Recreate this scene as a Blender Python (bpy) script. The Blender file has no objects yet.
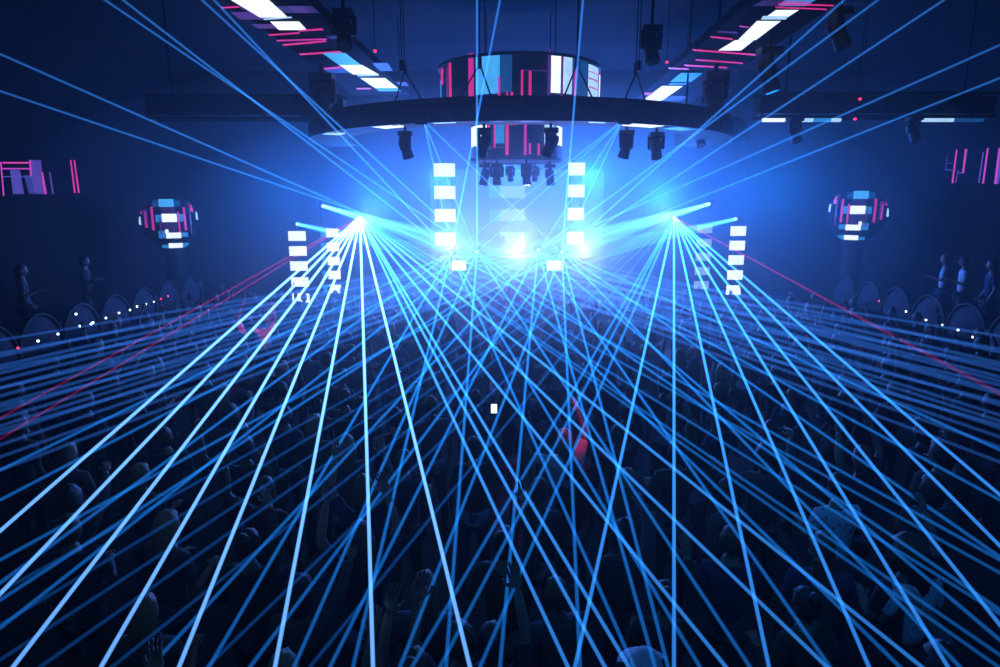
import bpy, bmesh, math, random
from mathutils import Vector, Matrix

random.seed(7)
sc = bpy.context.scene
COL = sc.collection
PI = math.pi

# ------------------------------------------------------------------ camera
H = 4.2                                   # eye height on the mezzanine
F = 640.0                                 # focal length in pixels of the 1000 px frame
PITCH = math.atan(133.5 / F)
cam_d = bpy.data.cameras.new('camera')
cam_d.sensor_width = 36.0
cam_d.lens = F / 1000.0 * 36.0
cam_d.clip_start = 0.05
cam_d.clip_end = 200
cam = bpy.data.objects.new('camera', cam_d)
COL.objects.link(cam)
cam.location = (0, 0, H)
cam.rotation_euler = (PI / 2 - PITCH, 0, 0)
sc.camera = cam

# ------------------------------------------------------------------ world, exposure
w = bpy.data.worlds.new('night')
sc.world = w
w.use_nodes = True
w.node_tree.nodes['Background'].inputs[0].default_value = (0.0, 0.004, 0.02, 1)
w.node_tree.nodes['Background'].inputs[1].default_value = 0.0
sc.view_settings.view_transform = 'Standard'
sc.view_settings.look = 'None'
sc.view_settings.gamma = 1.0
sc.view_settings.exposure = 0.0
sc.view_settings.use_curve_mapping = False
cy = sc.cycles
cy.transparent_max_bounces = 160
cy.max_bounces = 4
cy.diffuse_bounces = 0
cy.glossy_bounces = 1
cy.transmission_bounces = 2
cy.volume_bounces = 0
cy.sample_clamp_indirect = 2.0
cy.caustics_reflective = False
cy.caustics_refractive = False

# ------------------------------------------------------------------ measuring


def ray(px, py):
    dx, dy = (px - 500.0) / F, -(py - 333.5) / F
    c, s = math.cos(PITCH), math.sin(PITCH)
    return Vector((dx, c + dy * s, -s + dy * c))


EYE = Vector((0, 0, H))


def at(px, py, Y=None, Z=None, X=None):
    d = ray(px, py)
    if Y is not None:
        t = Y / d.y
    elif Z is not None:
        t = (Z - H) / d.z
    else:
        t = X / d.x
    return EYE + d * t


# ------------------------------------------------------------------ lights of the venue
BLUE = (0.010, 0.165, 1.0)


def point_light(name, loc, power, color, radius=0.15):
    l = bpy.data.lights.new(name, 'POINT')
    l.energy = power
    l.color = color
    l.shadow_soft_size = radius
    o = bpy.data.objects.new(name, l)
    COL.objects.link(o)
    o.location = loc
    return o


def spot_light(name, loc, target, power, color, angle, blend=0.5, radius=0.05):
    l = bpy.data.lights.new(name, 'SPOT')
    l.energy = power
    l.color = color
    l.spot_size = math.radians(angle)
    l.spot_blend = blend
    l.shadow_soft_size = radius
    o = bpy.data.objects.new(name, l)
    COL.objects.link(o)
    o.location = loc
    o.rotation_euler = (Vector(target) - Vector(loc)).to_track_quat('-Z', 'Y').to_euler()
    return o


# stage wash lamps above the booth: they light the haze
for loc, power, colr in [((0.6, 19.4, 2.9), 1000, (0.09, 0.18, 1.0)), ((-1.5, 20.6, 3.2), 900, (0.025, 0.17, 1.0)), ((2.6, 20.6, 3.2), 1100, (0.025, 0.17, 1.0)),
                         ((2.9, 20.9, 5.0), 1300, BLUE), ((-1.9, 20.9, 4.9), 1000, BLUE), ((5.0, 20.2, 4.2), 1100, BLUE), ((-3.9, 20.2, 4.0), 800, BLUE), ((0.5, 21.4, 5.6), 1000, BLUE)]:
    point_light('stage_wash_light', loc, power, colr, 0.5)
for x in (-1.5, 0.5, 2.5):
    point_light('white_fill_light', (x, 19.2, 2.75), 230, (0.72, 0.66, 1.0), 0.3)  # added fills without fixtures, whitening the glow at the stage middle
for x, z in ((-4.0, 3.6), (4.9, 3.6)):
    point_light('white_fill_light', (x, 19.3, z), 60, (0.7, 0.68, 1.0), 0.2)  # added fills standing in for glare at the side laser apertures
for loc, power in [((8.2, 20.0, 4.6), 900), ((-6.6, 20.0, 4.4), 600), ((4.2, 17.2, 4.8), 420), ((-3.4, 17.2, 4.8), 340)]:
    point_light('haze_fill_light', loc, power, (0.004, 0.175, 1.0), 1.2)  # added fills without fixtures, spreading the blue haze glow wider
red_at = at(566, 430, Z=1.6)
spot_light('red_spot_light', (red_at.x + 0.5, red_at.y - 1.6, 4.6), red_at, 260, (1.0, 0.0, 0.08), 17)
red_at = at(254, 326, Z=1.5)
spot_light('red_spot_light', (red_at.x + 1.0, red_at.y - 2.0, 5.2), red_at, 420, (1.0, 0.0, 0.10), 20)
# dim blue house lamps over the near end of the floor
spot_light('house_spot_light', (2.2, 1.2, 7.8), (2.9, 4.8, 1.3), 340, (0.02, 0.24, 1.0), 34, 0.8)
spot_light('house_spot_light', (0.6, 0.8, 7.8), (0.85, 3.0, 1.7), 60, (0.02, 0.24, 1.0), 26, 0.8)
spot_light('house_spot_light', (-1.2, 0.8, 7.8), (-0.3, 3.0, 1.7), 60, (0.02, 0.24, 1.0), 30, 0.8)

# ------------------------------------------------------------------ materials
MATS = {}


def mat(name, color, rough=0.6, metal=0.0, noise=0.25, scale=8.0, bump=0.0, spec=0.5):
    if name in MATS:
        return MATS[name]
    m = bpy.data.materials.new(name)
    m.use_nodes = True
    nt = m.node_tree
    b = nt.nodes['Principled BSDF']
    b.inputs['Roughness'].default_value = rough
    b.inputs['Metallic'].default_value = metal
    b.inputs['Specular IOR Level'].default_value = spec
    tc = nt.nodes.new('ShaderNodeTexCoord')
    n = nt.nodes.new('ShaderNodeTexNoise')
    n.inputs['Scale'].default_value = scale
    n.inputs['Detail'].default_value = 3
    nt.links.new(tc.outputs['Object'], n.inputs['Vector'])
    r = nt.nodes.new('ShaderNodeValToRGB')
    c = Vector(color)
    r.color_ramp.elements[0].color = (*(c * (1 - noise)), 1)
    r.color_ramp.elements[1].color = (*[min(1, v * (1 + noise)) for v in c], 1)
    nt.links.new(n.outputs['Fac'], r.inputs['Fac'])
    nt.links.new(r.outputs['Color'], b.inputs['Base Color'])
    if bump:
        bp = nt.nodes.new('ShaderNodeBump')
        bp.inputs['Strength'].default_value = bump
        nt.links.new(n.outputs['Fac'], bp.inputs['Height'])
        nt.links.new(bp.outputs['Normal'], b.inputs['Normal'])
    MATS[name] = m
    return m


def glow(name, color, strength=1.0, sample=False, pixels=True):
    """a lit LED surface: emission broken by the fine dark grid between its pixels"""
    if name in MATS:
        return MATS[name]
    m = bpy.data.materials.new(name)
    m.use_nodes = True
    nt = m.node_tree
    b = nt.nodes['Principled BSDF']
    b.inputs['Base Color'].default_value = (0.01, 0.01, 0.012, 1)
    b.inputs['Roughness'].default_value = 0.5
    b.inputs['Emission Strength'].default_value = strength
    b.inputs['Emission Color'].default_value = (*color, 1)
    if pixels:
        tc = nt.nodes.new('ShaderNodeTexCoord')
        n = nt.nodes.new('ShaderNodeTexNoise')
        n.inputs['Scale'].default_value = 5.0
        nt.links.new(tc.outputs['Object'], n.inputs['Vector'])
        r = nt.nodes.new('ShaderNodeValToRGB')
        r.color_ramp.elements[0].position = 0.3
        r.color_ramp.elements[0].color = (*[v * 0.8 for v in color], 1)
        r.color_ramp.elements[1].position = 0.7
        r.color_ramp.elements[1].color = (*color, 1)
        nt.links.new(n.outputs['Fac'], r.inputs['Fac'])
        nt.links.new(r.outputs['Color'], b.inputs['Emission Color'])
    try:
        m.cycles.emission_sampling = 'AUTO' if sample else 'NONE'
    except Exception:
        pass
    MATS[name] = m
    return m


def beam_mat(name, color, strength):
    """laser light seen in haze: adds to whatever is behind it, an even glow through the thickness of the beam"""
    if name in MATS:
        return MATS[name]
    m = bpy.data.materials.new(name)
    m.use_nodes = True
    nt = m.node_tree
    nt.nodes.clear()
    out = nt.nodes.new('ShaderNodeOutputMaterial')
    e = nt.nodes.new('ShaderNodeEmission')
    e.inputs[0].default_value = (*color, 1)
    e.inputs[1].default_value = strength * 0.02
    ve = nt.nodes.new('ShaderNodeEmission')
    ve.inputs[0].default_value = (*color, 1)
    ve.inputs[1].default_value = strength * 24.0
    nt.links.new(ve.outputs[0], out.inputs['Volume'])
    t = nt.nodes.new('ShaderNodeBsdfTransparent')
    a = nt.nodes.new('ShaderNodeAddShader')
    nt.links.new(e.outputs[0], a.inputs[0])
    nt.links.new(t.outputs[0], a.inputs[1])
    nt.links.new(a.outputs[0], out.inputs['Surface'])
    m.cycles.emission_sampling = 'NONE'
    MATS[name] = m
    return m


M_WALL = mat('dark_wall_paint', (0.005, 0.006, 0.008), 0.9, 0, 0.3, 2.0, 0.1, 0.1)
M_FLOOR = mat('dark_floor', (0.01, 0.01, 0.012), 0.8, 0, 0.4, 3.0, 0.1)
M_CEIL = mat('dark_ceiling', (0.008, 0.009, 0.012), 0.9, 0, 0.3, 2.0, 0, 0.1)
M_BLACK = mat('black_metal', (0.010, 0.010, 0.013), 0.6, 0.0, 0.3, 12, 0, 0.25)
M_TRUSS = mat('dark_truss_metal', (0.012, 0.012, 0.015), 0.7, 0.0, 0.3, 20, 0, 0.2)
M_PANEL = mat('smoked_panel', (0.018, 0.02, 0.03), 0.75, 0, 0.12, 3, 0, 0.2)
M_SCREEN = mat('unlit_screen', (0.006, 0.006, 0.01), 0.9, 0, 0.3, 30, 0, 0.08)
G_WHITE = glow('lit_white', (0.84, 0.92, 1.0), 1.4)
G_SOFT = glow('lit_soft_blue_white', (0.42, 0.68, 1.0), 1.15)
G_BLUE = glow('lit_blue', (0.03, 0.27, 0.72), 0.9)
G_DEEP = glow('lit_deep_blue', (0.01, 0.08, 0.28), 0.8)
G_MAG = glow('lit_magenta', (0.85, 0.02, 0.26), 0.9)
G_PINK = glow('lit_pink', (0.75, 0.03, 0.45), 0.8)
G_PURP = glow('lit_purple', (0.12, 0.03, 0.27), 0.7)
G_DPURP = glow('lit_dim_purple', (0.035, 0.012, 0.10), 0.8)
G_GHOST = glow('lit_pale_lilac', (0.3, 0.45, 0.95), 0.9)
G_BACK = glow('lit_backdrop_blue', (0.05, 0.14, 0.5), 0.5)
G_DOT = glow('lamp_white', (0.75, 0.88, 1.0), 4.0, False, False)
G_RDOT = glow('lamp_red', (1.0, 0.03, 0.1), 2.0, False, False)
G_PHONE = glow('phone_screen_light', (0.9, 0.92, 1.0), 1.6, False, False)


# ------------------------------------------------------------------ mesh helpers
class MB:
    def __init__(self):
        self.v, self.f, self.mi = [], [], []
        self.mats = []

    def m(self, material):
        if material not in self.mats:
            self.mats.append(material)
        return self.mats.index(material)

    def poly(self, pts, material):
        n = len(self.v)
        self.v += [Vector(p) for p in pts]
        self.f.append(list(range(n, n + len(pts))))
        self.mi.append(self.m(material))

    def box(self, c, s, material, rot=None, bevel=0.0):
        bm = bmesh.new()
        bmesh.ops.create_cube(bm, size=1.0)
        for v in bm.verts:
            v.co = Vector((v.co.x * s[0], v.co.y * s[1], v.co.z * s[2]))
        if bevel > 0:
            bmesh.ops.bevel(bm, geom=bm.edges[:], offset=bevel, segments=2, affect='EDGES', profile=0.7)
        R = rot.to_4x4() if rot is not None else Matrix.Identity(4)
        bm.transform(Matrix.Translation(Vector(c)) @ R)
        self.take(bm, material)

    def take(self, bm, material):
        n = len(self.v)
        bm.verts.index_update()
        self.v += [v.co.copy() for v in bm.verts]
        k = self.m(material)
        for f in bm.faces:
            self.f.append([n + v.index for v in f.verts])
            self.mi.append(k)
        bm.free()

    def tube(self, a, b, r0, r1, material, n=10, caps=True):
        a, b = Vector(a), Vector(b)
        d = (b - a).normalized()
        u = d.orthogonal().normalized()
        w_ = d.cross(u)
        k = len(self.v)
        for p, r in ((a, r0), (b, r1)):
            for i in range(n):
                t = 2 * PI * i / n
                self.v.append(p + (u * math.cos(t) + w_ * math.sin(t)) * r)
        mm = self.m(material)
        for i in range(n):
            j = (i + 1) % n
            self.f.append([k + i, k + j, k + n + j, k + n + i])
            self.mi.append(mm)
        if caps:
            self.f.append([k + i for i in reversed(range(n))])
            self.mi.append(mm)
            self.f.append([k + n + i for i in range(n)])
            self.mi.append(mm)

    def lathe(self, prof, o, axis, material, n=24, a0=0.0, a1=2 * PI):
        """prof: (r, h) along axis from o"""
        axis = Vector(axis).normalized()
        u = axis.orthogonal().normalized()
        if abs(axis.z) > 0.99:
            u = Vector((1, 0, 0))
        w_ = axis.cross(u)
        full = abs(a1 - a0 - 2 * PI) < 1e-6
        cols = n if full else n + 1
        k = len(self.v)
        for i in range(cols):
            t = a0 + (a1 - a0) * i / n
            e = u * math.cos(t) + w_ * math.sin(t)
            for r, h in prof:
                self.v.append(Vector(o) + e * r + axis * h)
        p = len(prof)
        mm = self.m(material)
        for i in range(n):
            j = (i + 1) % cols
            for q in range(p - 1):
                self.f.append([k + i * p + q, k + j * p + q, k + j * p + q + 1, k + i * p + q + 1])
                self.mi.append(mm)

    def build(self, name, parent=None, smooth=False):
        me = bpy.data.meshes.new(name)
        me.from_pydata([tuple(v) for v in self.v], [], self.f)
        for m in self.mats:
            me.materials.append(m)
        me.polygons.foreach_set('material_index', self.mi)
        if smooth:
            me.polygons.foreach_set('use_smooth', [True] * len(self.f))
        me.update()
        bm = bmesh.new()
        bm.from_mesh(me)
        bmesh.ops.recalc_face_normals(bm, faces=bm.faces[:])
        bm.to_mesh(me)
        bm.free()
        o = bpy.data.objects.new(name, me)
        COL.objects.link(o)
        if parent is not None:
            o.parent = parent
        return o


def thing(name, label, cat, loc=(0, 0, 0), rz=0.0, group=None):
    o = bpy.data.objects.new(name, None)
    COL.objects.link(o)
    o.empty_display_size = 0.1
    o.location = loc
    o.rotation_euler = (0, 0, rz)
    o['label'] = label
    o['category'] = cat
    if group:
        o['group'] = group
    return o


def structure(o):
    o['kind'] = 'structure'
    return o


def copy_tree(o, parent=None):
    c = o.copy()
    COL.objects.link(c)
    if parent is not None:
        c.parent = parent
    for ch in list(o.children):
        copy_tree(ch, c)
    return c


# ------------------------------------------------------------------ the room
AX = 0.5                                   # the hall's middle line
X0, X1 = AX - 11.5, AX + 11.5
Y0, Y1 = -3.0, 22.6
ZC = 8.4
STAGE_Z = 1.1
T = 0.2


def slab(name, x0, x1, y0, y1, z0, z1, m):
    b = MB()
    b.box(((x0 + x1) / 2, (y0 + y1) / 2, (z0 + z1) / 2), (x1 - x0, y1 - y0, z1 - z0), m)
    return structure(b.build(name))


slab('floor', X0 - T, X1 + T, Y0 - T, Y1 + T, -T, 0, M_FLOOR)
slab('ceiling', X0 - T, X1 + T, Y0 - T, Y1 + T, ZC, ZC + T, M_CEIL)
slab('wall_left', X0 - T, X0, Y0, Y1, 0, ZC, M_WALL)
slab('wall_right', X1, X1 + T, Y0, Y1, 0, ZC, M_WALL)
slab('wall_back', X0 - T, X1 + T, Y1, Y1 + T, 0, ZC, M_WALL)
slab('wall_front', X0 - T, X1 + T, Y0 - T, Y0, 0, ZC, M_WALL)
# the mezzanine the picture is taken from (below the frame) and the stage
slab('trim_mezzanine', X0, X1, Y0, 0.5, 2.5, 2.7, M_WALL)
slab('wall_mezzanine', X0, X1, 0.3, 0.5, 0, 2.5, M_WALL)
slab('floor_stage', AX - 9.0, AX + 9.0, 18.6, Y1, 0, STAGE_Z, M_BLACK)
LIMIT = dict(x0=X0, x1=X1, y0=0.55, y1=Y1, z0=0.02, z1=ZC)

# ------------------------------------------------------------------ haze
hz = MB()
hz.box(((X0 + X1) / 2, (Y0 + Y1) / 2, ZC / 2), (X1 - X0 - 0.02, Y1 - Y0 - 0.02, ZC - 0.02), M_BLACK)
haze = hz.build('haze')
haze.data.materials.clear()
hm = bpy.data.materials.new('thin_haze')
hm.use_nodes = True
hn = hm.node_tree
hn.nodes.clear()
ho = hn.nodes.new('ShaderNodeOutputMaterial')
hv = hn.nodes.new('ShaderNodeVolumeScatter')
hv.inputs['Color'].default_value = (0.9, 0.95, 1, 1)
hv.inputs['Density'].default_value = 0.0045
hv.inputs['Anisotropy'].default_value = 0.6
hn.links.new(hv.outputs[0], ho.inputs['Volume'])
haze.data.materials.append(hm)
haze['kind'] = 'stuff'
haze['label'] = 'thin blue-lit smoke haze filling the whole hall'
haze['category'] = 'haze'

for nm, c, r, dens, lab in [('smoke_haze', (1.0, 19.9, 3.9), (6.8, 2.6, 3.3), 0.022, 'densest bright blue smoke around the booth and the lasers'),
                            ('smoke_haze', (0.9, 15.4, 3.5), (8.4, 5.6, 3.2), 0.010, 'wider cloud of blue smoke over the stage and the front of the crowd'),
                            ('smoke_haze', (0.6, 14.6, 3.6), (10.7, 7.9, 3.5), 0.008, 'widest and thinnest cloud of blue smoke reaching both terraces')]:
    bm = bmesh.new()
    bmesh.ops.create_uvsphere(bm, u_segments=40, v_segments=24, radius=1.0)
    bm.transform(Matrix.Diagonal((*r, 1)))
    cl = MB()
    cl.take(bm, M_BLACK)
    cloud = cl.build(nm, None, True)
    cloud.location = c
    cloud.data.materials.clear()
    cm = hm.copy()
    cm.name = 'stage_smoke'
    cm.node_tree.nodes['Volume Scatter'].inputs['Density'].default_value = dens
    cloud.data.materials.append(cm)
    cloud['kind'] = 'stuff'
    cloud['label'] = lab
    cloud['category'] = 'haze'

# ------------------------------------------------------------------ lasers and their beams
B_LEFT = beam_mat('laser_light_bright', (0.14, 0.40, 1.0), 1.4)
B_RIGHT = beam_mat('laser_light_blue', (0.035, 0.28, 0.95), 0.95)
B_CROSS = beam_mat('laser_light_faint_blue', (0.008, 0.13, 0.6), 0.33)
B_MID = beam_mat('laser_light_mid_blue', (0.010, 0.20, 0.8), 0.5)
B_UP = beam_mat('laser_light_thin_blue', (0.03, 0.23, 0.85), 0.6)
B_FLAT = beam_mat('laser_light_sheet', (0.03, 0.17, 0.75), 0.27)
B_MAG = beam_mat('laser_light_magenta', (0.75, 0.01, 0.2), 0.2)


def extend(o, d):
    """how far from o along d until the room stops the beam"""
    best = 1e9
    for i, k in enumerate('xyz'):
        if d[i] > 1e-6:
            best = min(best, (LIMIT[k + '1'] - o[i]) / d[i])
        elif d[i] < -1e-6:
            best = min(best, (LIMIT[k + '0'] - o[i]) / d[i])
    return o + d * best


def laser(origin, label, aim, group, beams, stand=True, size=1.0):
    """origin: where the light leaves; beams: (3D target, material, r0, r1, stop at target)"""
    t = thing('laser_projector', label, 'laser projector', origin, 0, group)
    aim = (Vector(aim) - Vector(origin)).normalized()
    q = aim.to_track_quat('Y', 'Z').to_matrix()
    b = MB()
    b.box(q @ Vector((0, -0.16 * size, 0)), (0.22 * size, 0.30 * size, 0.16 * size), M_BLACK, q, 0.015)
    for k in range(5):
        b.box(q @ Vector((0, -0.07 * size - 0.045 * k * size, 0.085 * size)), (0.18 * size, 0.02 * size, 0.02 * size), M_BLACK, q)
    b.build('housing', t)
    b = MB()
    b.tube(q @ Vector((0, -0.02, 0)), q @ Vector((0, 0.006, 0)), 0.035 * size, 0.035 * size, G_WHITE, 14)
    b.build('lens', t)
    b = MB()
    for s in (-1, 1):
        b.box(q @ Vector((s * 0.13 * size, -0.16 * size, -0.02)), (0.015, 0.05, 0.22 * size), M_BLACK, q)
    b.box(q @ Vector((0, -0.16 * size, -0.13 * size)), (0.27 * size, 0.05, 0.015), M_BLACK, q)
    b.build('yoke', t)
    if stand:
        b = MB()
        base = q @ Vector((0, -0.16 * size, -0.13 * size))
        z = STAGE_Z - origin[2]
        b.tube(base, (base.x, base.y, z), 0.02, 0.025, M_BLACK, 8)
        b.tube((base.x, base.y, z), (base.x, base.y, z + 0.03), 0.22, 0.2, M_BLACK, 20)
        b.build('stand', t)
    for tgt, m, r0, r1, stop in beams:
        d = (Vector(tgt) - Vector(origin))
        e = Vector(tgt) if stop else extend(Vector(origin), d)
        b = MB()
        b.tube((0, 0, 0), e - Vector(origin), r0, r1, m, 8, False)
        b.build('laser_beam', t, True)
    return t


def on_plane(px, py, o, znear, ynear):
    """the point seen at px, py on the tilted sheet that runs level across from o down to znear at ynear"""
    k = (o.z - znear) / (o.y - ynear)
    d = ray(px, py)
    # H + t dz = o.z - k (o.y - t dy)
    tt = (o.z - k * o.y - H) / (d.z - k * d.y)
    return EYE + d * tt


YL = 19.0
OL, OR = at(360, 217, YL), at(674, 217, YL)
RB = 0.016
# down-fans at both sides of the stage
bl = []
for p in [(0, 531), (0, 594), (13, 667), (101, 667), (179, 667), (275, 667), (373, 667), (470, 667)]:
    bl.append((on_plane(*p, OL, 1.9, 2.8), B_LEFT, 0.034, 0.0095, False))
for p in [(568, 667), (605, 667), (629, 667)]:
    bl.append((on_plane(*p, OL, 1.9, 2.8), B_RIGHT, 0.032, 0.009, False))
for p in [(726, 667), (827, 667), (922, 667)]:
    bl.append((on_plane(*p, OL, 1.9, 2.8), B_RIGHT, 0.032, 0.009, False))
for p in [(1000, 668), (1000, 655), (1000, 614), (1000, 573)]:
    bl.append((on_plane(*p, OL, 1.9, 2.8), B_MID, 0.027, 0.009, False))
for p in [(0, 418), (0, 439)]:
    bl.append((on_plane(*p, OL, 1.7, 7.0), B_MAG, 0.022, 0.009, False))
laser(OL, 'laser projector on the left stage side, fanning the brightest white beams over the crowd', at(400, 667, 3.0), 'main lasers', bl)
br = []
for p in [(575, 667), (674, 667), (769, 667), (869, 667), (948, 667), (1000, 625), (1000, 546), (1000, 495)]:
    br.append((on_plane(*p, OR, 1.9, 2.8), B_RIGHT, 0.032, 0.009, False))
for p in [(412, 667), (440, 667), (480, 667)]:
    br.append((on_plane(*p, OR, 1.9, 2.8), B_MID, 0.032, 0.009, False))
for p in [(310, 667), (207, 667), (112, 667), (40, 667), (0, 660), (0, 625), (0, 592)]:
    br.append((on_plane(*p, OR, 1.9, 2.8), B_CROSS, 0.027, 0.009, False))
for p in [(905, 343), (925, 352)]:
    br.append((on_plane(*p, OR, 1.7, 7.0), B_MAG, 0.018, 0.006, False))
laser(OR, 'laser projector on the right stage side, fanning blue beams over the crowd', at(640, 667, 3.0), 'main lasers', br)

# level sheets from the outer towers, crossing over the stage
SHEETS = [((323, 206), [352, 363, 370, 377, 381, 391, 394, 405, 415, 421, 428, 437, 447, 462], 1, B_FLAT, 'laser projector on the taller left post, sweeping a flat sheet of beams across the stage'),
          ((297, 224), [336, 349, 366, 385, 402, 425], 1, B_FLAT, 'laser projector on the shorter outer left post, sweeping a thin sheet of beams'),
          ((709, 204), [356, 366, 373, 380, 388, 396, 404, 411, 419, 426, 434, 445, 457, 470], -1, B_FLAT, 'laser projector on the taller right post, sweeping a flat sheet of beams across the stage'),
          ((736, 219), [340, 353, 369, 388, 407, 430], -1, B_FLAT, 'laser projector on the shorter outer right post, sweeping a thin sheet of beams')]
for (px, py), ys, s, m, lab in SHEETS:
    o = at(px, py, YL)
    xe = 1000 if s > 0 else 0
    laser(o, lab, on_plane(xe, 400, o, 2.3, 5.0), 'sheet lasers',
          [(on_plane(xe, y, o, 2.3, 5.0), m, 0.054, 0.0045, False) for y in ys])

# the four small lasers at the booth
S1, S2, S3, S4 = at(451, 253, 18.9), at(477, 252, 18.9), at(538, 250, 18.9), at(562, 252, 18.9)


def s_beams(o, down, up, mid=B_MID):
    r = [(on_plane(*p, o, 1.85, 3.0), mid, 0.032, 0.0095, False) for p in down]
    r += [(at(*p, Y=6.0), B_UP, 0.03, 0.004, False) for p in up]
    return r


laser(S1, 'laser projector farthest left of the four before the booth', at(451, 400, 10), 'booth lasers',
      s_beams(S1, [(0, 583), (209, 667), (353, 667), (634, 667), (0, 470), (700, 667), (1000, 560)],
              [(214, 0), (123, 0), (0, 54), (500, 0)]))
laser(S2, 'laser projector second from the left of the four before the booth', at(477, 400, 10), 'booth lasers',
      s_beams(S2, [(0, 628), (294, 667), (446, 667), (750, 667), (0, 500), (900, 667), (1000, 610)],
              [(202, 0), (105, 0), (0, 91), (477, 0)]))
laser(S3, 'laser projector third from the left of the four before the booth', at(538, 400, 10), 'booth lasers',
      s_beams(S3, [(655, 667), (500, 667), (330, 667), (150, 667), (0, 600), (1000, 500), (1000, 640), (830, 667)],
              [(878, 0), (1000, 45)]))
laser(S4, 'laser projector farthest right of the four before the booth', at(562, 400, 10), 'booth lasers',
      s_beams(S4, [(668, 667), (580, 667), (400, 667), (250, 667), (0, 560), (1000, 557), (1000, 450), (960, 667)],
              [(844, 0), (944, 0), (1000, 78), (583, 0)]))
# lasers under the ring, pointing down at the stage
for (px, py), tg, lab in [((424, 121), [(452, 252), (476, 252), (563, 254)], 'small laser under the left of the ring, beams pointing steeply down to the stage'),
                          ((622, 121), [(562, 252), (538, 252), (477, 252), (451, 253)], 'small laser under the right of the ring, beams pointing steeply down to the stage')]:
    o = at(px, py, 10.6)
    laser(o, lab, at(515, 250, 19), 'ring lasers', [(at(*p, YL - 0.3), B_UP, 0.018, 0.02, True) for p in tg], False, 0.7)

# ------------------------------------------------------------------ LED displays


def patch(mb, fn, u0, u1, v0, v1, m, n=1, k=1):
    """a lit rectangle of a curved display: fn maps picture units to the surface"""
    for i in range(n):
        for j in range(k):
            a, b = u0 + (u1 - u0) * i / n, u0 + (u1 - u0) * (i + 1) / n
            c, d = v0 + (v1 - v0) * j / k, v0 + (v1 - v0) * (j + 1) / k
            mb.poly([fn(a, c), fn(b, c), fn(b, d), fn(a, d)], m)


def led_cylinder(label, c, R, z0, z1, px0, px1, rects, y_top, y_bot, hang_to):
    t = thing('led_cylinder', label, 'LED screen', (c[0], c[1], z0))
    h = z1 - z0
    b = MB()
    b.lathe([(0, 0), (R - 0.05, 0), (R, 0.04), (R, h - 0.04), (R - 0.05, h), (0, h)], (0, 0, 0), (0, 0, 1), M_SCREEN, 56)
    b.build('drum', t)
    pc, hw = (px0 + px1) / 2, (px1 - px0) / 2

    def fn(off):
        def g(px, py):
            a = math.asin(max(-1, min(1, (px - pc) / hw)))
            return Vector(((R + off) * math.sin(a), -(R + off) * math.cos(a), h * (y_bot - py) / (y_bot - y_top)))
        return g
    b = MB()
    for q, (x0, x1, y0, y1, m) in enumerate(rects):
        patch(b, fn(0.012 + 0.0015 * q), x0, x1, y0, y1, m, max(1, int((x1 - x0) / 3)))
    b.build('display', t)
    b = MB()
    for zz in (0.0, h):
        b.lathe([(R + 0.02, zz - 0.03), (R + 0.05, zz - 0.03), (R + 0.05, zz + 0.03), (R + 0.02, zz + 0.03), (R + 0.02, zz - 0.03)], (0, 0, 0), (0, 0, 1), M_BLACK, 56)
    b.build('rim', t)
    for k in range(4):
        a = PI / 4 + k * PI / 2
        b = MB()
        b.tube((R * 0.6 * math.cos(a), R * 0.6 * math.sin(a), h), (R * 0.6 * math.cos(a), R * 0.6 * math.sin(a), hang_to - z0), 0.012, 0.012, M_BLACK, 6)
        b.build('hanging_cable', t)
    return t


CX, CY = AX - 0.08, 15.0
big_r = 1.73
zt = at(517, 53, CY - big_r).z
zb = at(517, 99, CY - big_r).z
led_cylinder('large round LED screen above the ring, with pale blue and white blocks and magenta stripes', (CX, CY), big_r, zb, zt, 437, 598, [
    (437.5, 440, 66, 96, G_BLUE), (439.5, 443, 56, 74, G_MAG), (446, 448, 57, 95, G_PURP), (449, 452, 54, 97, G_MAG), (469, 474, 50, 97, G_MAG), (471, 473.4, 50, 97, G_PINK),
    (476, 498, 54.5, 93, glow('lit_sky_blue', (0.06, 0.38, 0.86), 1.2)), (498, 509, 54.5, 92, G_DEEP), (496.5, 498.5, 76, 97, G_PINK),
    (504, 505.5, 92, 97, G_MAG), (508, 510, 92, 97, G_MAG), (517, 519, 70, 97, G_MAG), (524, 526.5, 70, 97, G_MAG), (519, 541, 70, 71, G_PURP),
    (541, 543.5, 48, 97, G_PURP), (544, 556, 54, 92, G_WHITE), (556, 564, 54, 92, G_SOFT), (564, 580, 55, 92, G_DEEP), (553, 555.5, 54, 97, G_PURP), (566, 568, 60, 97, G_PINK),
    (580.5, 593, 57, 93, G_SOFT), (581, 594, 64, 65, G_PINK), (581, 594, 71, 72.5, G_PINK), (581, 594, 80, 81.5, G_PINK), (594, 597, 62, 93, G_WHITE), (595.5, 597.2, 55, 62, G_MAG)],
    53, 99, ZC)
dr = 1.0
zt2 = at(514, 112, CY - dr).z
zb2 = at(514, 158, CY - dr).z
led_cylinder('small round LED screen below the ring, with white blocks and purple bands', (CX - 0.06, CY), dr, zb2, zt2, 471, 558, [
    (471.5, 487, 123, 144, G_WHITE), (494, 503, 123, 143, G_BLUE), (471.5, 478, 144, 156, G_DPURP), (478, 486, 144, 155, G_PURP), (488, 490, 124, 148, G_MAG), (484.5, 486, 142, 154, G_MAG),
    (504, 507, 112, 155, G_MAG), (493.5, 495, 122, 148, G_MAG), (493, 505, 146.5, 147.5, G_PURP), (507, 515, 124, 125, G_MAG), (520.5, 523, 124, 155, G_PINK), (525, 527, 143, 154, G_PINK), (533, 535, 143, 155, G_MAG),
    (539, 548, 123, 143, G_SOFT), (548, 551, 123, 143, G_BLUE), (551, 557.6, 123, 143, G_WHITE), (539, 540.5, 143, 152, G_PINK), (546, 547.5, 143, 154, G_PURP), (551, 557, 144, 156, G_DPURP)],
    112, 158, zt2 + 0.4)

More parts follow.
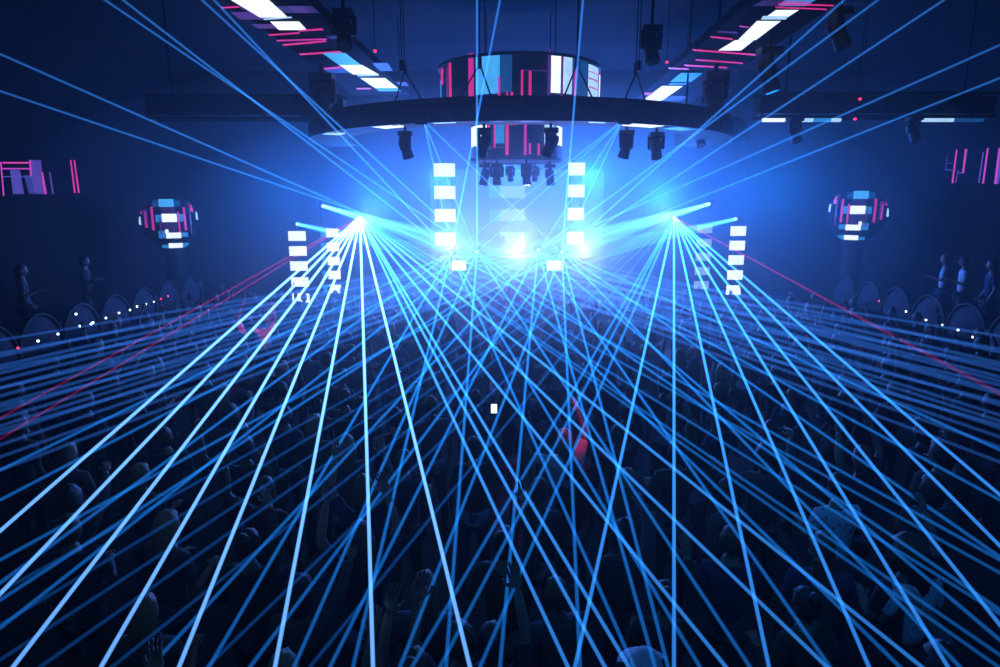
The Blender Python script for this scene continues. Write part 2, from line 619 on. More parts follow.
# ------------------------------------------------------------------ the round truss with what hangs from it
RR, RI = 4.5, 3.75
RZ0, RZ1 = at(515, 119, CY - 4.5).z, at(515, 98, CY - 4.5).z
ring = thing('lighting_ring', 'wide dark curved lighting rig hanging before the round screens', 'lighting rig', (CX, CY, RZ0))
A0, A1 = -PI / 2 - 1.75, -PI / 2 + 1.75
b = MB()
hh = RZ1 - RZ0
b.lathe([(RI, 0), (RR, 0), (RR, hh), (RI, hh), (RI, 0)], (0, 0, 0), (0, 0, 1), M_TRUSS, 60, A0, A1)
b.build('fascia', ring)
b = MB()
for k in range(70):
    a = A0 + (A1 - A0) * (k + 0.5) / 70
    e = Vector((math.cos(a), math.sin(a), 0))
    f = Vector((math.cos(a + 0.025), math.sin(a + 0.025), 0))
    b.tube(e * (RR + 0.03) + Vector((0, 0, 0.03)), f * (RR + 0.03) + Vector((0, 0, hh - 0.03)), 0.012, 0.012, M_BLACK, 5)
for zz in (0.0, hh):
    b.lathe([(RR + 0.0, zz - 0.03), (RR + 0.06, zz - 0.03), (RR + 0.06, zz + 0.03), (RR + 0.0, zz + 0.03)], (0, 0, 0), (0, 0, 1), M_BLACK, 60, A0, A1)
b.build('lattice', ring)
for (a0, a1, m) in [(-0.345, -0.26, G_SOFT), (-0.18, -0.085, G_DEEP), (0.23, 0.29, G_SOFT), (0.40, 0.55, G_WHITE), (-0.62, -0.52, G_WHITE), (0.62, 0.75, G_BLUE), (-1.0, -0.93, G_SOFT), (-0.02, 0.06, G_DEEP)]:
    b = MB()
    w0 = RR - 0.12 if abs(a0) < 0.38 and abs(a1) < 0.38 else RR - 0.35
    b.lathe([(w0, -0.03), (RR - 0.03, -0.03), (RR - 0.03, 0.0), (w0, 0.0), (w0, -0.03)], (0, 0, 0), (0, 0, 1), m, 6, -PI / 2 + a0, -PI / 2 + a1)
    b.build('light_bar', ring)
for px in (447, 483, 550, 583, 612, 640, 415, 380):
    # V-shaped hoist cables up to the ceiling
    dx = (px - 515) / 640.0 * 10.7
    dx = max(-3.8, min(3.8, dx))
    yy = -math.sqrt((RR - 0.4) ** 2 - dx ** 2)
    top = {447: 470, 483: 470, 550: 565, 583: 565, 612: 628, 640: 628, 415: 392, 380: 392}[px]
    tx = (top - 515) / 640.0 * 10.7
    b = MB()
    b.tube((dx, yy, hh), (tx, yy + 0.1, hh + 0.62), 0.014, 0.014, M_BLACK, 6)
    b.tube((tx, yy + 0.1, hh + 0.62), (tx, yy + 0.1, ZC - RZ0 - 0.03), 0.009, 0.009, M_BLACK, 6)
    b.tube((tx, yy + 0.1, hh + 0.55), (tx, yy + 0.1, hh + 0.72), 0.035, 0.035, M_BLACK, 8)
    b.build('hoist_cable', ring)

MH = None


def moving_head(loc, aim, label, group, lit=None, size=1.0):
    """a yoke-mounted stage spotlight hanging from loc, its barrel pointing along aim"""
    t = thing('moving_head_light', label, 'stage light', loc, 0, group)
    S = size
    b = MB()
    b.box((0, 0, -0.05 * S), (0.30 * S, 0.24 * S, 0.10 * S), M_BLACK, None, 0.02 * S)
    b.tube((0, 0, 0), (0, 0, 0.09 * S), 0.03 * S, 0.03 * S, M_BLACK, 8)
    b.build('base', t)
    d = Vector(aim).normalized()
    side = Vector((0, 0, 1)).cross(d)
    side = Vector((1, 0, 0)) if side.length < 1e-3 else side.normalized()
    piv = Vector((0, 0, -0.33 * S))
    b = MB()
    for q in (-1, 1):
        p = piv + side * 0.155 * S * q
        b.tube(p + Vector((0, 0, 0.24 * S)), p + Vector((0, 0, -0.03 * S)), 0.045 * S, 0.035 * S, M_BLACK, 10)
    b.tube(piv + side * 0.17 * S + Vector((0, 0, 0.23 * S)), piv - side * 0.17 * S + Vector((0, 0, 0.23 * S)), 0.04 * S, 0.04 * S, M_BLACK, 10)
    b.build('yoke', t)
    b = MB()
    b.lathe([(0.0, -0.22 * S), (0.09 * S, -0.21 * S), (0.125 * S, -0.12 * S), (0.125 * S, 0.02 * S), (0.105 * S, 0.05 * S), (0.12 * S, 0.20 * S), (0.12 * S, 0.24 * S), (0.0, 0.235 * S)], piv, d, M_BLACK, 18)
    b.build('barrel', t)
    b = MB()
    b.lathe([(0.0, 0.24 * S), (0.085 * S, 0.245 * S), (0.10 * S, 0.236 * S)], piv, d, lit or mat('dark_lens', (0.02, 0.03, 0.06), 0.15, 0), 18)
    b.build('lens', t)
    return t


def ring_pt(px, r=RR - 0.4):
    x = (px - 515) / 640.0 * (CY - r + 0.5)
    for _ in range(8):
        y = CY - math.sqrt(max(0.01, r * r - (x - CX) ** 2))
        x = at(px, 125, y).x
    return Vector((x, y, RZ0 - 0.09))


for px, aim, lab in [(405, (0.25, 0.2, -1), 'stage spotlight hanging under the far left of the ring, beside a small white panel'),
                     (484, (-0.35, 0.35, -1), 'tilted stage spotlight under the ring, left of the small round screen'),
                     (551, (-0.45, 0.3, -1), 'tilted stage spotlight under the ring, at the right edge of the small round screen'),
                     (627, (-0.2, 0.3, -1), 'stage spotlight under the right of the ring beside a laser'),
                     (657, (0.2, 0.3, -1), 'smaller stage spotlight on the far right underside of the ring')]:
    moving_head(ring_pt(px), aim, lab, 'spotlights under the ring', None, 0.8)
for i, (px, aim) in enumerate([(480, (-0.2, 0, -1)), (493, (0, -0.1, -1)), (508, (0.1, 0.6, -1)), (524, (0.1, -0.1, -1)), (536, (0, 0.6, -1)), (550, (0.15, 0, -1))]):
    ang = math.asin(max(-0.95, min(0.95, (px - 514) / 43.0)))
    front = i not in (2, 4)
    r = dr - 0.12
    p = Vector((CX - 0.06 + r * math.sin(ang), CY - (1 if front else -0.4) * r * math.cos(ang), zb2 - 0.1))
    names = ['outermost on the left', 'second from the left', 'third from the left, small', 'fourth, just right of the middle', 'fifth, small', 'outermost on the right']
    moving_head(p, aim, 'stage spotlight hung under the small round screen, ' + names[i], 'spotlights under the small round screen', None, 0.8 if front else 0.6)

# ------------------------------------------------------------------ LED strips overhead
SZ = 6.75


def led_strip(label, quad, rects):
    """quad: the strip's outline in the picture (y0 edge left, right, y1 edge left, right), all at the strip's height"""
    pts = [at(*p, Z=SZ) for p in quad]
    c = sum(pts, Vector()) / 4
    t = thing('led_strip', label, 'LED screen', c)
    b = MB()
    lo = [p - c for p in pts]
    up = [p - c + Vector((0, 0, 0.14)) for p in pts]
    b.poly(lo, M_SCREEN)
    b.poly(up[::-1], M_SCREEN)
    for i in range(4):
        j = (i + 1) % 4
        b.poly([lo[i], lo[j], up[j], up[i]], M_SCREEN)
    b.build('frame', t)
    b = MB()
    for q, (corners, m) in enumerate(rects):
        zz = SZ - 0.006 - 0.0012 * q
        b.poly([at(*p, Z=zz) - c for p in corners], m)
    b.build('display', t)
    for i in range(4):
        for k in (0.1, 0.9):
            if i % 2 == 0:
                p = up[i] * k + up[i + 1] * (1 - k) if i < 3 else up[i]
                p = p * 0.92
                bb = MB()
                bb.tube((p.x, p.y, 0.14), (p.x, p.y, ZC - c.z), 0.015, 0.015, M_BLACK, 6)
                bb.build('drop_rod', t)
    return t


def pl(x0, x1, y0, x2, x3, y1):
    return [(x0, y0), (x1, y0), (x3, y1), (x2, y1)]


def skew(x0, x1, y, w=1.6, k=0.0):
    """a thin stripe across the strip"""
    return [(x0, y), (x1, y - k), (x1 + w, y - k + w), (x0 + w * 0.7, y + w)]


led_strip('long LED strip overhead on the left, white and blue panels between magenta stripes', [(168, -40), (262, -40), (410, 95), (354, 95)], [
    (pl(236, 312, 6, 250, 320, 13), G_DPURP), (pl(230, 262, 12, 240, 268, 19.5), G_PURP), (pl(288, 304, 6, 295, 310, 13), G_PURP), (pl(251, 276, 24, 258, 282, 28.5), G_PURP),
    (pl(325, 345, 36, 330, 349, 38.5), G_DPURP), (pl(372, 388, 63, 380, 393, 71), G_DPURP), (pl(322, 345, 68, 330, 352, 73), G_DPURP), (pl(396, 406, 82, 400, 409, 86), G_DPURP),
    (pl(198, 240, -30, 231, 269, 0), G_WHITE), (pl(231, 269, 0, 260, 288, 17.5), G_WHITE), (skew(263, 291, 18.6, 1.4, 2), G_SOFT),
    (pl(270, 299, 21.5, 279, 307, 30), G_WHITE), (skew(268, 299, 34.4, 1.5, 2.2), G_MAG), (skew(298, 322, 30.0, 1.7, 1.6), G_MAG), (skew(276, 326, 40, 1.5, 1.6), G_PINK), (skew(282, 325, 44.2, 1.8, 4.0), G_MAG),
    (skew(299, 340, 53.5, 1.8, 2.6), G_MAG), (skew(221, 238, 7, 1.5, 1), G_MAG), (skew(322, 340, 68, 1.8, 1.6), G_MAG),
    (pl(322, 345, 53, 339, 361, 65), glow('lit_sky_blue', (0.06, 0.38, 0.86), 1.2)), (pl(339, 362, 65, 353, 379, 74.5), G_WHITE), (skew(357, 378, 75.2, 1.2, 0.6), G_SOFT),
    (pl(360, 385, 78, 375, 398, 88), G_WHITE), (pl(375, 398, 88, 379, 401, 91.3), glow('lit_sky_blue', (0.06, 0.38, 0.86), 1.2)), (skew(356, 370, 88, 1.5, 0.2), G_MAG)])
led_strip('long LED strip overhead on the right, white panels between long magenta stripes', [(800, -40), (902, -40), (688, 104), (630, 104)], [
    (pl(764, 812, 0, 752, 800, 6), G_DPURP), (pl(790, 822, -4, 778, 806, 6), G_BLUE), (pl(830, 875, -30, 795, 830, -5), G_WHITE),
    (pl(776, 799, 10, 766, 788, 17), G_WHITE), (pl(763, 788, 16, 761, 786, 19.5), G_SOFT), (pl(757, 781, 21, 738, 756, 40), G_WHITE), (pl(735, 754, 40.3, 718, 741, 50.5), G_WHITE),
    (skew(778, 833, 3.2, 1.5, -1.6), G_MAG), (skew(775, 826, 6.6, 1.4, -2), G_MAG), (skew(782, 810, 1.2, 1.2, -1), G_PINK),
    (skew(739, 748, 25.6, 1.4, -1), G_PINK), (skew(717, 737, 31, 1.4, -1), G_PURP), (skew(710, 732, 36, 1.7, -2.4), G_MAG), (skew(692, 755, 49, 1.8, -5), G_MAG), (skew(695, 742, 59, 1.6, -3.4), G_MAG),
    (skew(684, 726, 64.5, 1.7, -2.3), G_MAG), (skew(668, 688, 67.5, 1.5, -0.8), G_MAG), (pl(681, 703, 73, 670, 691, 82), G_BLUE), (pl(670, 688, 83, 668, 686, 85), G_DEEP),
    (pl(662, 683, 86, 641, 661, 101.5), G_WHITE), (pl(645, 654, 92.5, 642, 651, 95), G_PINK), (pl(672, 690, 96, 660, 680, 101), G_DPURP)])

# ceiling spotlights around the strips
for (px, py, Y, aim, size, lab) in [(343, 10, 10.5, (0.1, -0.6, -1), 1.0, 'dark stage spotlight on the ceiling between the left LED strip and the round screen'),
                                    (322, 74, 13.0, (-0.2, -0.5, -1), 1.5, 'large dark stage spotlight just left of the left LED strip'),
                                    (716, 72, 13.0, (0.3, 0.2, -1), 1.5, 'large dark stage spotlight behind the lower end of the right LED strip'),
                                    (652, 26, 11.0, (0.1, -0.3, -1), 1.0, 'dark stage spotlight left of the right LED strip'),
                                    (770, 48, 11.0, (0.3, -0.1, -1), 1.2, 'dark stage spotlight right of the white panels of the right strip'),
                                    (840, 8, 9.0, (0.4, -0.3, -1), 0.9, 'dark stage spotlight near the upper right, beyond the end of the strip')]:
    p = at(px, py, Y)
    t = moving_head(p, aim, lab, 'spotlights on the ceiling', None, size)
    b = MB()
    b.tube((0, 0, 0.05), (0, 0, ZC - p.z), 0.025, 0.025, M_BLACK, 8)
    b.build('drop_pole', t)

# ------------------------------------------------------------------ box trusses at the sides


def box_truss(label, a, bb, s, bars, parent_rods=True):
    a, bb = Vector(a), Vector(bb)
    t = thing('box_truss', label, 'truss', a)
    d = bb - a
    L = d.length
    ux = d.normalized()
    uz = Vector((0, 0, 1))
    uy = uz.cross(ux).normalized()
    cor = [uy * sy * s / 2 + uz * sz * s / 2 for sy in (-1, 1) for sz in (-1, 1)]
    for c in cor:
        m = MB()
        m.tube(c, c + d, 0.025, 0.025, M_TRUSS, 8)
        m.build('chord', t)
    m = MB()
    n = max(2, int(L / (s * 0.9)))
    for k in range(n):
        p, q = ux * L * k / n, ux * L * (k + 1) / n
        for i, j in ((0, 1), (2, 3), (0, 2), (1, 3)):
            c0, c1 = (cor[i], cor[j]) if k % 2 == 0 else (cor[j], cor[i])
            m.tube(p + c0, q + c1, 0.014, 0.014, M_TRUSS, 6)
    m.build('lattice', t)
    m = MB()
    m.box(d / 2, (L, s * 0.75, s * 0.75), M_BLACK, Matrix((ux, uy, uz)).transposed())
    m.build('cable_tray', t)
    for k in (0.12, 0.88):
        m = MB()
        p = ux * L * k + uz * s / 2
        m.tube(p, p + uz * (ZC - a.z - s / 2 - 0.03), 0.02, 0.02, M_BLACK, 8)
        m.build('drop_pole', t)
    for k0, k1, mm in bars:
        m = MB()
        m.box(ux * L * (k0 + k1) / 2 - uz * (s / 2 + 0.05) - uy * 0.0, (L * (k1 - k0), 0.08, 0.06), mm, Matrix((ux, uy, uz)).transposed())
        m.build('light_bar', t)
    return t


ya = 13.0
p0, p1 = at(757, 106, ya), at(990, 103, ya)
L = (p1 - p0).length
fx = lambda px: (at(px, 104, ya).x - p0.x) / (p1.x - p0.x)
box_truss('straight dark truss at the upper right with short white light bars under it', p0, (p1.x, ya, p0.z), 0.42,
          [(fx(764), fx(786), G_WHITE), (fx(804), fx(814), G_SOFT), (fx(814), fx(832), G_BLUE), (fx(832), fx(842), G_SOFT), (fx(925), fx(955), G_SOFT), (fx(955), fx(985), G_DEEP)])
q0, q1 = at(676, 118, 13.5), at(742, 132, 16.5)
box_truss('slanting dark truss right of the ring', q0, q1, 0.42, [])
box_truss('dark unlit truss at the upper left', at(150, 108, 13.5), at(345, 108, 13.5), 0.42, [])
for px, py, Y, lab in [(796, 117, 13.0, 'stage spotlight under the straight truss, in the gap between its bars'), (700, 123, 14.2, 'stage spotlight under the slanting truss'),
                       (915, 116, 13.0, 'stage spotlight under the outer end of the straight truss')]:
    moving_head(at(px, py, Y), (0.2, -0.4, -1), lab, 'spotlights under the trusses', None, 0.85)
for px, py, Y, lab in [(855, 119, 12.7, 'red pilot lamp under the straight truss'), (860, 99, 12.7, 'red pilot lamp on top of the straight truss'), (667, 62, 13.6, 'red lamp on a thin stem beside the right LED strip'), (375, 51, 12.0, 'tiny red pilot lamp right of the left LED strip')]:
    p = at(px, py, Y)
    t = thing('pilot_lamp', lab, 'lamp', p)
    b = MB()
    b.lathe([(0, -0.03), (0.025, -0.015), (0.03, 0.01), (0.0, 0.03)], (0, 0, 0), (0, 0, 1), G_RDOT, 10)
    b.build('bulb', t)
    b = MB()
    b.tube((0, 0, 0.02), (0, 0, ZC - p.z), 0.008, 0.008, M_BLACK, 6)
    b.build('stem', t)

# ------------------------------------------------------------------ screens on the side walls


def side_screen(label, X, y0, y1, px_near, py_mid, rects):
    za, zb_ = at(px_near, py_mid[0], X=X).z, at(px_near, py_mid[1], X=X).z
    t = thing('wall_screen', label, 'LED screen', (X, (y0 + y1) / 2, zb_))
    s = 1 if X < 0 else -1
    b = MB()
    b.box((-s * 0.06, 0, (za - zb_) / 2), (0.12, y1 - y0, za - zb_ + 0.08), M_SCREEN, None, 0.01)
    b.build('frame', t)
    b = MB()
    o = Vector((X, (y0 + y1) / 2, zb_))
    for q, (x0, x1, x2, x3, c, d, m) in enumerate(rects):
        XX = X + s * (0.006 + 0.001 * q)
        b.poly([at(px, py, X=XX) - o for px, py in ((x0, c), (x1, c), (x3, d), (x2, d))], m)
    b.build('display', t)


side_screen('wall screen on the left with a purple block and magenta lines', X0 + 0.14, 12.4, 17.6, 40, (160, 195), [
    (30, 41, 33, 44, 160, 194, G_PURP), (10, 20, 13, 24, 170, 194, G_PURP), (24, 31, 29, 35, 175, 194, G_DPURP), (2, 30, 3, 31, 162, 163.6, G_MAG), (2, 30, 3, 31, 168, 169.4, G_PINK), (3, 31, 3, 31, 176, 177.2, G_PURP),
    (29, 31, 30, 32, 160, 176, G_PINK), (41, 43, 44, 47, 172, 194, G_PINK), (49, 50.4, 52, 54, 172, 194, G_PURP), (70, 71.4, 74, 75.8, 160, 193, G_MAG), (73.5, 75, 78, 79.8, 160, 193, G_MAG),
    (0, 1.5, 3, 4.5, 162, 196, G_PINK), (-20, -18.5, -16, -14, 162, 197, G_MAG)])
side_screen('wall screen on the right with slanting magenta lines only', X1 - 0.14, 13.0, 17.6, 960, (148, 183), [
    (956, 957.6, 951.5, 953.2, 149.5, 183, G_MAG), (958, 959, 954.5, 956, 170, 183, G_PURP), (965, 967, 962, 964, 149, 173.5, G_MAG), (967, 968, 964, 965, 149, 170, G_DPURP), (958, 964, 958, 964, 172.5, 173.6, G_PURP), (946, 958, 945, 957, 163, 163.8, G_DPURP),
    (945, 957, 944, 956, 169.5, 170.4, G_PURP), (947, 948, 945, 946, 154, 170, G_DPURP), (982.5, 984, 978, 979.6, 152, 183, G_PURP), (987, 988.8, 982, 984, 148, 183.5, G_PINK), (998.5, 1000.5, 994, 996.5, 148, 184, G_PINK), (1000.5, 1003, 996.5, 999, 148, 184, G_PURP), (1012, 1014, 1008, 1010, 148, 184, G_MAG)])

# ------------------------------------------------------------------ LED globes


def globe(label, px, py, Y, mir):
    c = at(px, py, Y)
    R = 27.0 / F * Y * 0.96
    t = thing('led_globe', label, 'LED globe', (c.x, c.y, 0))
    o = Vector((0, 0, c.z))
    b = MB()
    b.lathe([(R * math.sin(PI * k / 20), -R * math.cos(PI * k / 20)) for k in range(21)], o, (0, 0, 1), M_SCREEN, 36)
    b.build('globe', t, True)
    view = (EYE - c).normalized()
    rt = view.cross(Vector((0, 0, 1))).normalized() * -1
    up = view.cross(rt) * -1
    if up.z < 0:
        up = -up
    b = MB()

    def fn(off):
        def g(u, v):
            dx, dy = (u - 452) / 205.0 * mir, -(v - 400) / 205.0
            r = math.hypot(dx, dy)
            if r > 0.985:
                dx, dy = dx * 0.985 / r, dy * 0.985 / r
            f = math.sqrt(max(0, 1 - dx * dx - dy * dy))
            return o + (rt * dx + up * dy + view * f) * (R + off)
        return g
    SKY = MATS['lit_sky_blue']
    for q, (x0, x1, y0, y1, m) in enumerate([
            (345, 390, 232, 280, G_DEEP), (490, 535, 232, 280, G_DEEP), (390, 490, 222, 282, SKY), (400, 495, 285, 330, G_DPURP), (400, 500, 395, 468, G_DPURP),
            (360, 402, 340, 392, G_BLUE), (500, 545, 335, 390, G_BLUE), (402, 500, 333, 393, G_WHITE),
            (370, 415, 458, 510, G_BLUE), (518, 565, 470, 505, G_BLUE), (418, 518, 470, 512, G_WHITE), (415, 436, 446, 475, G_WHITE),
            (383, 428, 560, 588, G_BLUE), (523, 566, 548, 585, G_BLUE), (428, 523, 548, 597, G_WHITE),
            (254, 276, 210, 330, G_MAG), (285, 312, 300, 432, G_PURP), (292, 302, 320, 432, G_PINK), (334, 350, 282, 450, G_PINK), (385, 395, 360, 480, G_PURP), (505, 517, 320, 470, G_PINK), (544, 560, 285, 455, G_PINK),
            (596, 614, 215, 320, G_MAG), (584, 594, 240, 480, G_PURP), (246, 266, 350, 410, G_SOFT), (628, 642, 320, 378, G_SOFT)]):
        patch(b, fn(0.008 + 0.001 * q), x0, x1, y0, y1, m, 4, 4)
    b.build('display', t)
    b = MB()
    prof = [(0.0, 0.0), (0.55, 0.0), (0.55, 0.08)]
    z = 0.08
    while z < c.z - R - 0.05:
        prof += [(0.24, z), (0.24, z + 0.10), (0.20, z + 0.11), (0.20, z + 0.14)]
        z += 0.15
    prof += [(0.3, c.z - R - 0.02), (0.34, c.z - R + 0.06), (0.0, c.z - R + 0.06)]
    b.lathe(prof, (0, 0, 0), (0, 0, 1), M_TRUSS, 28)
    b.build('pedestal', t)
    return t


globe('LED globe on a ribbed pedestal by the left wall', 170, 223, 18.0, 1)
globe('LED globe on a ribbed pedestal by the right wall', 857, 215, 18.0, -1)

# ------------------------------------------------------------------ LED towers of stacked panels


def tower(label, px, py_list, Y, wpx, hpx, base_z, lit, side=None):
    top, low = at(px, py_list[0] - hpx, Y), at(px, py_list[-1] + hpx, Y)
    x = at(px, sum(py_list) / len(py_list), Y).x
    t = thing('led_tower', label, 'LED tower', (x, Y, base_z))
    w_ = wpx / F * Y * 1.0
    b = MB()
    for s in (-1, 1):
        b.tube((s * w_ * 0.35, 0.12, 0), (s * w_ * 0.35, 0.12, top.z - base_z), 0.025, 0.025, M_TRUSS, 8)
    n = 9
    for k in range(n):
        z = (top.z - base_z) * (k + 0.5) / n
        b.tube((-w_ * 0.35, 0.12, z), (w_ * 0.35, 0.12, z + (0.12 if k % 2 else -0.12)), 0.014, 0.014, M_TRUSS, 6)
    b.box((0, 0.12, 0.02), (w_ * 1.1, 0.7, 0.04), M_BLACK)
    b.build('frame', t)
    for i, py in enumerate(py_list):
        z = at(px, py, Y).z - base_z
        h_ = hpx / F * Y
        p = MB()
        p.box((0, 0.04, z), (w_, 0.08, h_), M_SCREEN, None, 0.008)
        pn = p.build('led_panel', t)
        d = MB()
        d.poly([(-w_ / 2, -0.004, z - h_ / 2), (w_ / 2, -0.004, z - h_ / 2), (w_ / 2, -0.004, z + h_ / 2), (-w_ / 2, -0.004, z + h_ / 2)], lit)
        if side:
            a, bb, m = side
            d.poly([(a * w_, -0.007, z - h_ / 2), (bb * w_, -0.007, z - h_ / 2), (bb * w_, -0.007, z + h_ / 2), (a * w_, -0.007, z + h_ / 2)], m)
        d.build('display', pn)
    return t


tower('stack of white LED panels, outermost on the left of the stage', 299, [236, 251, 266, 282, 298], 18.85, 17.5, 9.5, STAGE_Z, G_WHITE)
tower('stack of half blue, half white LED panels behind the left beams', 331, [233, 247, 261, 275, 289], 18.95, 18, 8.5, STAGE_Z, G_WHITE, (-0.5, -0.18, G_BLUE))
tower('stack of white LED panels, outermost on the right of the stage', 736, [231, 245.5, 260, 275, 290], 18.85, 15.5, 9.5, STAGE_Z, G_WHITE)
tower('stack of dim pale blue LED panels behind the right beams', 703, [229, 243, 257, 271, 285], 18.95, 15, 8, STAGE_Z, G_GHOST)
tower('tall stack of white LED panels left of the booth', 445, [170, 192.5, 215.5, 239], 20.8, 20.5, 12.5, STAGE_Z, G_WHITE)
tower('tall stack of white LED panels right of the booth', 576, [169, 191, 214, 238], 20.8, 16, 12, STAGE_Z, G_WHITE)

# backdrop screen with its own three pale blocks
bs0, bs1 = at(428, 168, 22.3), at(603, 262, 22.3)
t = thing('backdrop_screen', 'large blue backdrop screen behind the booth with pale blocks down its middle', 'LED screen', ((bs0.x + bs1.x) / 2, 22.3, STAGE_Z))
wz, hz_ = bs1.x - bs0.x, bs0.z - STAGE_Z
b = MB()
b.box((0, 0.08, hz_ / 2), (wz, 0.16, hz_), M_SCREEN, None, 0.02)
b.build('frame', t)
b = MB()
o = Vector(t.location)
b.poly([(-wz / 2 + 0.06, -0.004, 0.1), (wz / 2 - 0.06, -0.004, 0.1), (wz / 2 - 0.06, -0.004, hz_ - 0.06), (-wz / 2 + 0.06, -0.004, hz_ - 0.06)], G_BACK)
for q, (x0, x1, y0, y1, m) in enumerate([(489, 501, 186, 198, G_BLUE), (500, 525, 186, 198, G_GHOST), (489, 501, 209, 221, G_BLUE), (500, 525, 209, 221, G_GHOST), (500, 525, 232, 236, G_GHOST), (505, 508, 236, 241, G_GHOST), (512, 515, 236, 241, G_GHOST), (519, 523, 236, 241, G_GHOST)]):
    b.poly([at(px, py, 22.3 - 0.008 - 0.001 * q) - o for px, py in ((x0, y1), (x1, y1), (x1, y0), (x0, y0))], m)
b.build('display', t)

# booth
t = thing('dj_booth', 'long dark booth at the stage middle with two white lit panels on its front', 'booth', (AX, 19.7, STAGE_Z))
b = MB()
zt_ = at(515, 259, 19.4).z - STAGE_Z
b.box((0, 0, zt_ / 2), (4.3, 0.6, zt_), M_BLACK, None, 0.03)
b.build('counter', t)
b = MB()
b.box((0, 0, zt_ + 0.03), (4.5, 0.8, 0.06), M_BLACK, None, 0.02)
b.build('worktop', t)
for px in (458, 555):
    p = at(px, 265.5, 19.38)
    b = MB()
    b.box((p.x - AX, 19.38 - 19.7, p.z - STAGE_Z), (16 / F * 19.4, 0.05, 9.5 / F * 19.4), G_WHITE, None, 0.005)
    b.build('lit_panel', t)
for dx in (-1.1, -0.4, 0.4, 1.1):
    dk = thing('dj_player', 'flat black player on the booth top, %s' % {-1.1: 'at its left end', -0.4: 'left of the middle', 0.4: 'right of the middle', 1.1: 'at its right end'}[dx], 'player', (AX + dx, 19.65, STAGE_Z + zt_ + 0.06), 0, 'players on the booth')
    b = MB()
    b.box((0, 0, 0.05), (0.32, 0.40, 0.10), M_BLACK, None, 0.012)
    b.build('case', dk)
    b = MB()
    b.lathe([(0.0, 0.115), (0.12, 0.115), (0.125, 0.10)], (0, -0.04, 0), (0, 0, 1), M_TRUSS, 24)
    b.build('jog_wheel', dk)

# ------------------------------------------------------------------ raised terraces with rounded booths
TZ = 1.2
DOTS_L = [(18, 348, 1), (38, 341, 0), (58, 334, 0), (76, 314, 0), (80, 326, 0), (91, 324, 0), (93, 322.5, 0), (106, 318, 0), (119, 313, 0), (130, 310, 0), (137, 306.5, 0), (146, 304, 0), (154, 302, 0), (161, 299, 1), (168, 296, 1)]
DOTS_R = [(879, 301, 1), (906, 311.5, 0), (917, 315, 0), (926, 320, 0), (942, 325, 0), (958, 330, 0), (973, 337, 0), (994, 344.5, 0), (974, 352, 0)]
for side, dots in ((-1, DOTS_L), (1, DOTS_R)):
    xf = AX + side * 9.2
    xa, xb = (X0, xf) if side < 0 else (xf, X1)
    slab('floor_terrace', xa, xb, 6.0, 18.5, 0, TZ, M_WALL)
    wd = 'left' if side < 0 else 'right'
    pitch = 1.2
    for k in range(8):
        yc = 9.4 + k * pitch
        place = ['nearest', 'second', 'third', 'fourth', 'fifth', 'sixth', 'seventh', 'closest to the LED globe'][k]
        t = thing('vip_booth', 'arched booth front on the %s terrace, %s in its row' % (wd, place), 'booth', (xf, yc, TZ), 0, 'booths along the %s terrace' % wd)
        hw, hh_, z0 = pitch * 0.49, 0.68, 0.22
        b = MB()
        N = 16
        # arched panel bulging towards the hall
        rows = 6
        for i in range(N):
            for j in range(rows):
                def pp(ii, jj):
                    a = PI * ii / N
                    r = jj / rows
                    return Vector((-side * (0.14 * (1 - r * r) + 0.02), -hw * math.cos(a) * r, z0 + hh_ * math.sin(a) * r))
                b.poly([pp(i, j), pp(i + 1, j), pp(i + 1, j + 1), pp(i, j + 1)], M_PANEL)
        b.build('arched_panel', t, True)
        b = MB()
        for i in range(N):
            a, a2 = PI * i / N, PI * (i + 1) / N
            b.tube((-side * 0.05, -hw * math.cos(a), z0 + hh_ * math.sin(a)), (-side * 0.05, -hw * math.cos(a2), z0 + hh_ * math.sin(a2)), 0.035, 0.035, M_BLACK, 8, False)
        b.build('hoop', t, True)
        b = MB()
        b.box((0, 0, z0 / 2), (0.1, pitch * 0.98, z0), M_WALL, None, 0.01)
        b.build('plinth', t)
        b = MB()
        b.box((side * 0.55, 0, 0.22), (0.5, pitch * 0.9, 0.44), mat('dark_upholstery', (0.03, 0.03, 0.05), 0.7), None, 0.05)
        b.build('bench', t)
        for (px, py, red) in dots:
            p = at(px, py, X=xf - side * 0.24)
            if yc - pitch / 2 <= p.y < yc + pitch / 2:
                b = MB()
                b.lathe([(0, -0.02), (0.022, -0.01), (0.022, 0.01), (0, 0.02)], p - Vector(t.location), (1, 0, 0), G_RDOT if red else G_DOT, 10)
                b.tube(p - Vector(t.location), (0, p.y - yc, p.z - TZ), 0.006, 0.006, M_BLACK, 6)
                b.build('step_light', t)

# ------------------------------------------------------------------ people
SKIN = mat('skin', (0.20, 0.13, 0.10), 0.55, 0, 0.1, 6)
SKIN_D = mat('dark_skin', (0.08, 0.05, 0.035), 0.55, 0, 0.1, 6)
CLOTH = {k: mat(k + '_cloth', c, 0.9, 0, 0.25, 14, 0.2) for k, c in dict(black=(0.015, 0.015, 0.018), navy=(0.02, 0.03, 0.07), grey=(0.06, 0.06, 0.065), white=(0.62, 0.63, 0.66), red=(0.5, 0.02, 0.03), denim=(0.03, 0.045, 0.09), olive=(0.03, 0.034, 0.02), pale=(0.42, 0.45, 0.52)).items()}
HAIRS = {k: mat(k + '_hair', c, 0.6, 0, 0.4, 40, 0.3) for k, c in dict(black=(0.012, 0.01, 0.01), brown=(0.06, 0.035, 0.02), blond=(0.16, 0.11, 0.06)).items()}
SHOE = mat('shoe_leather', (0.02, 0.02, 0.02), 0.5)


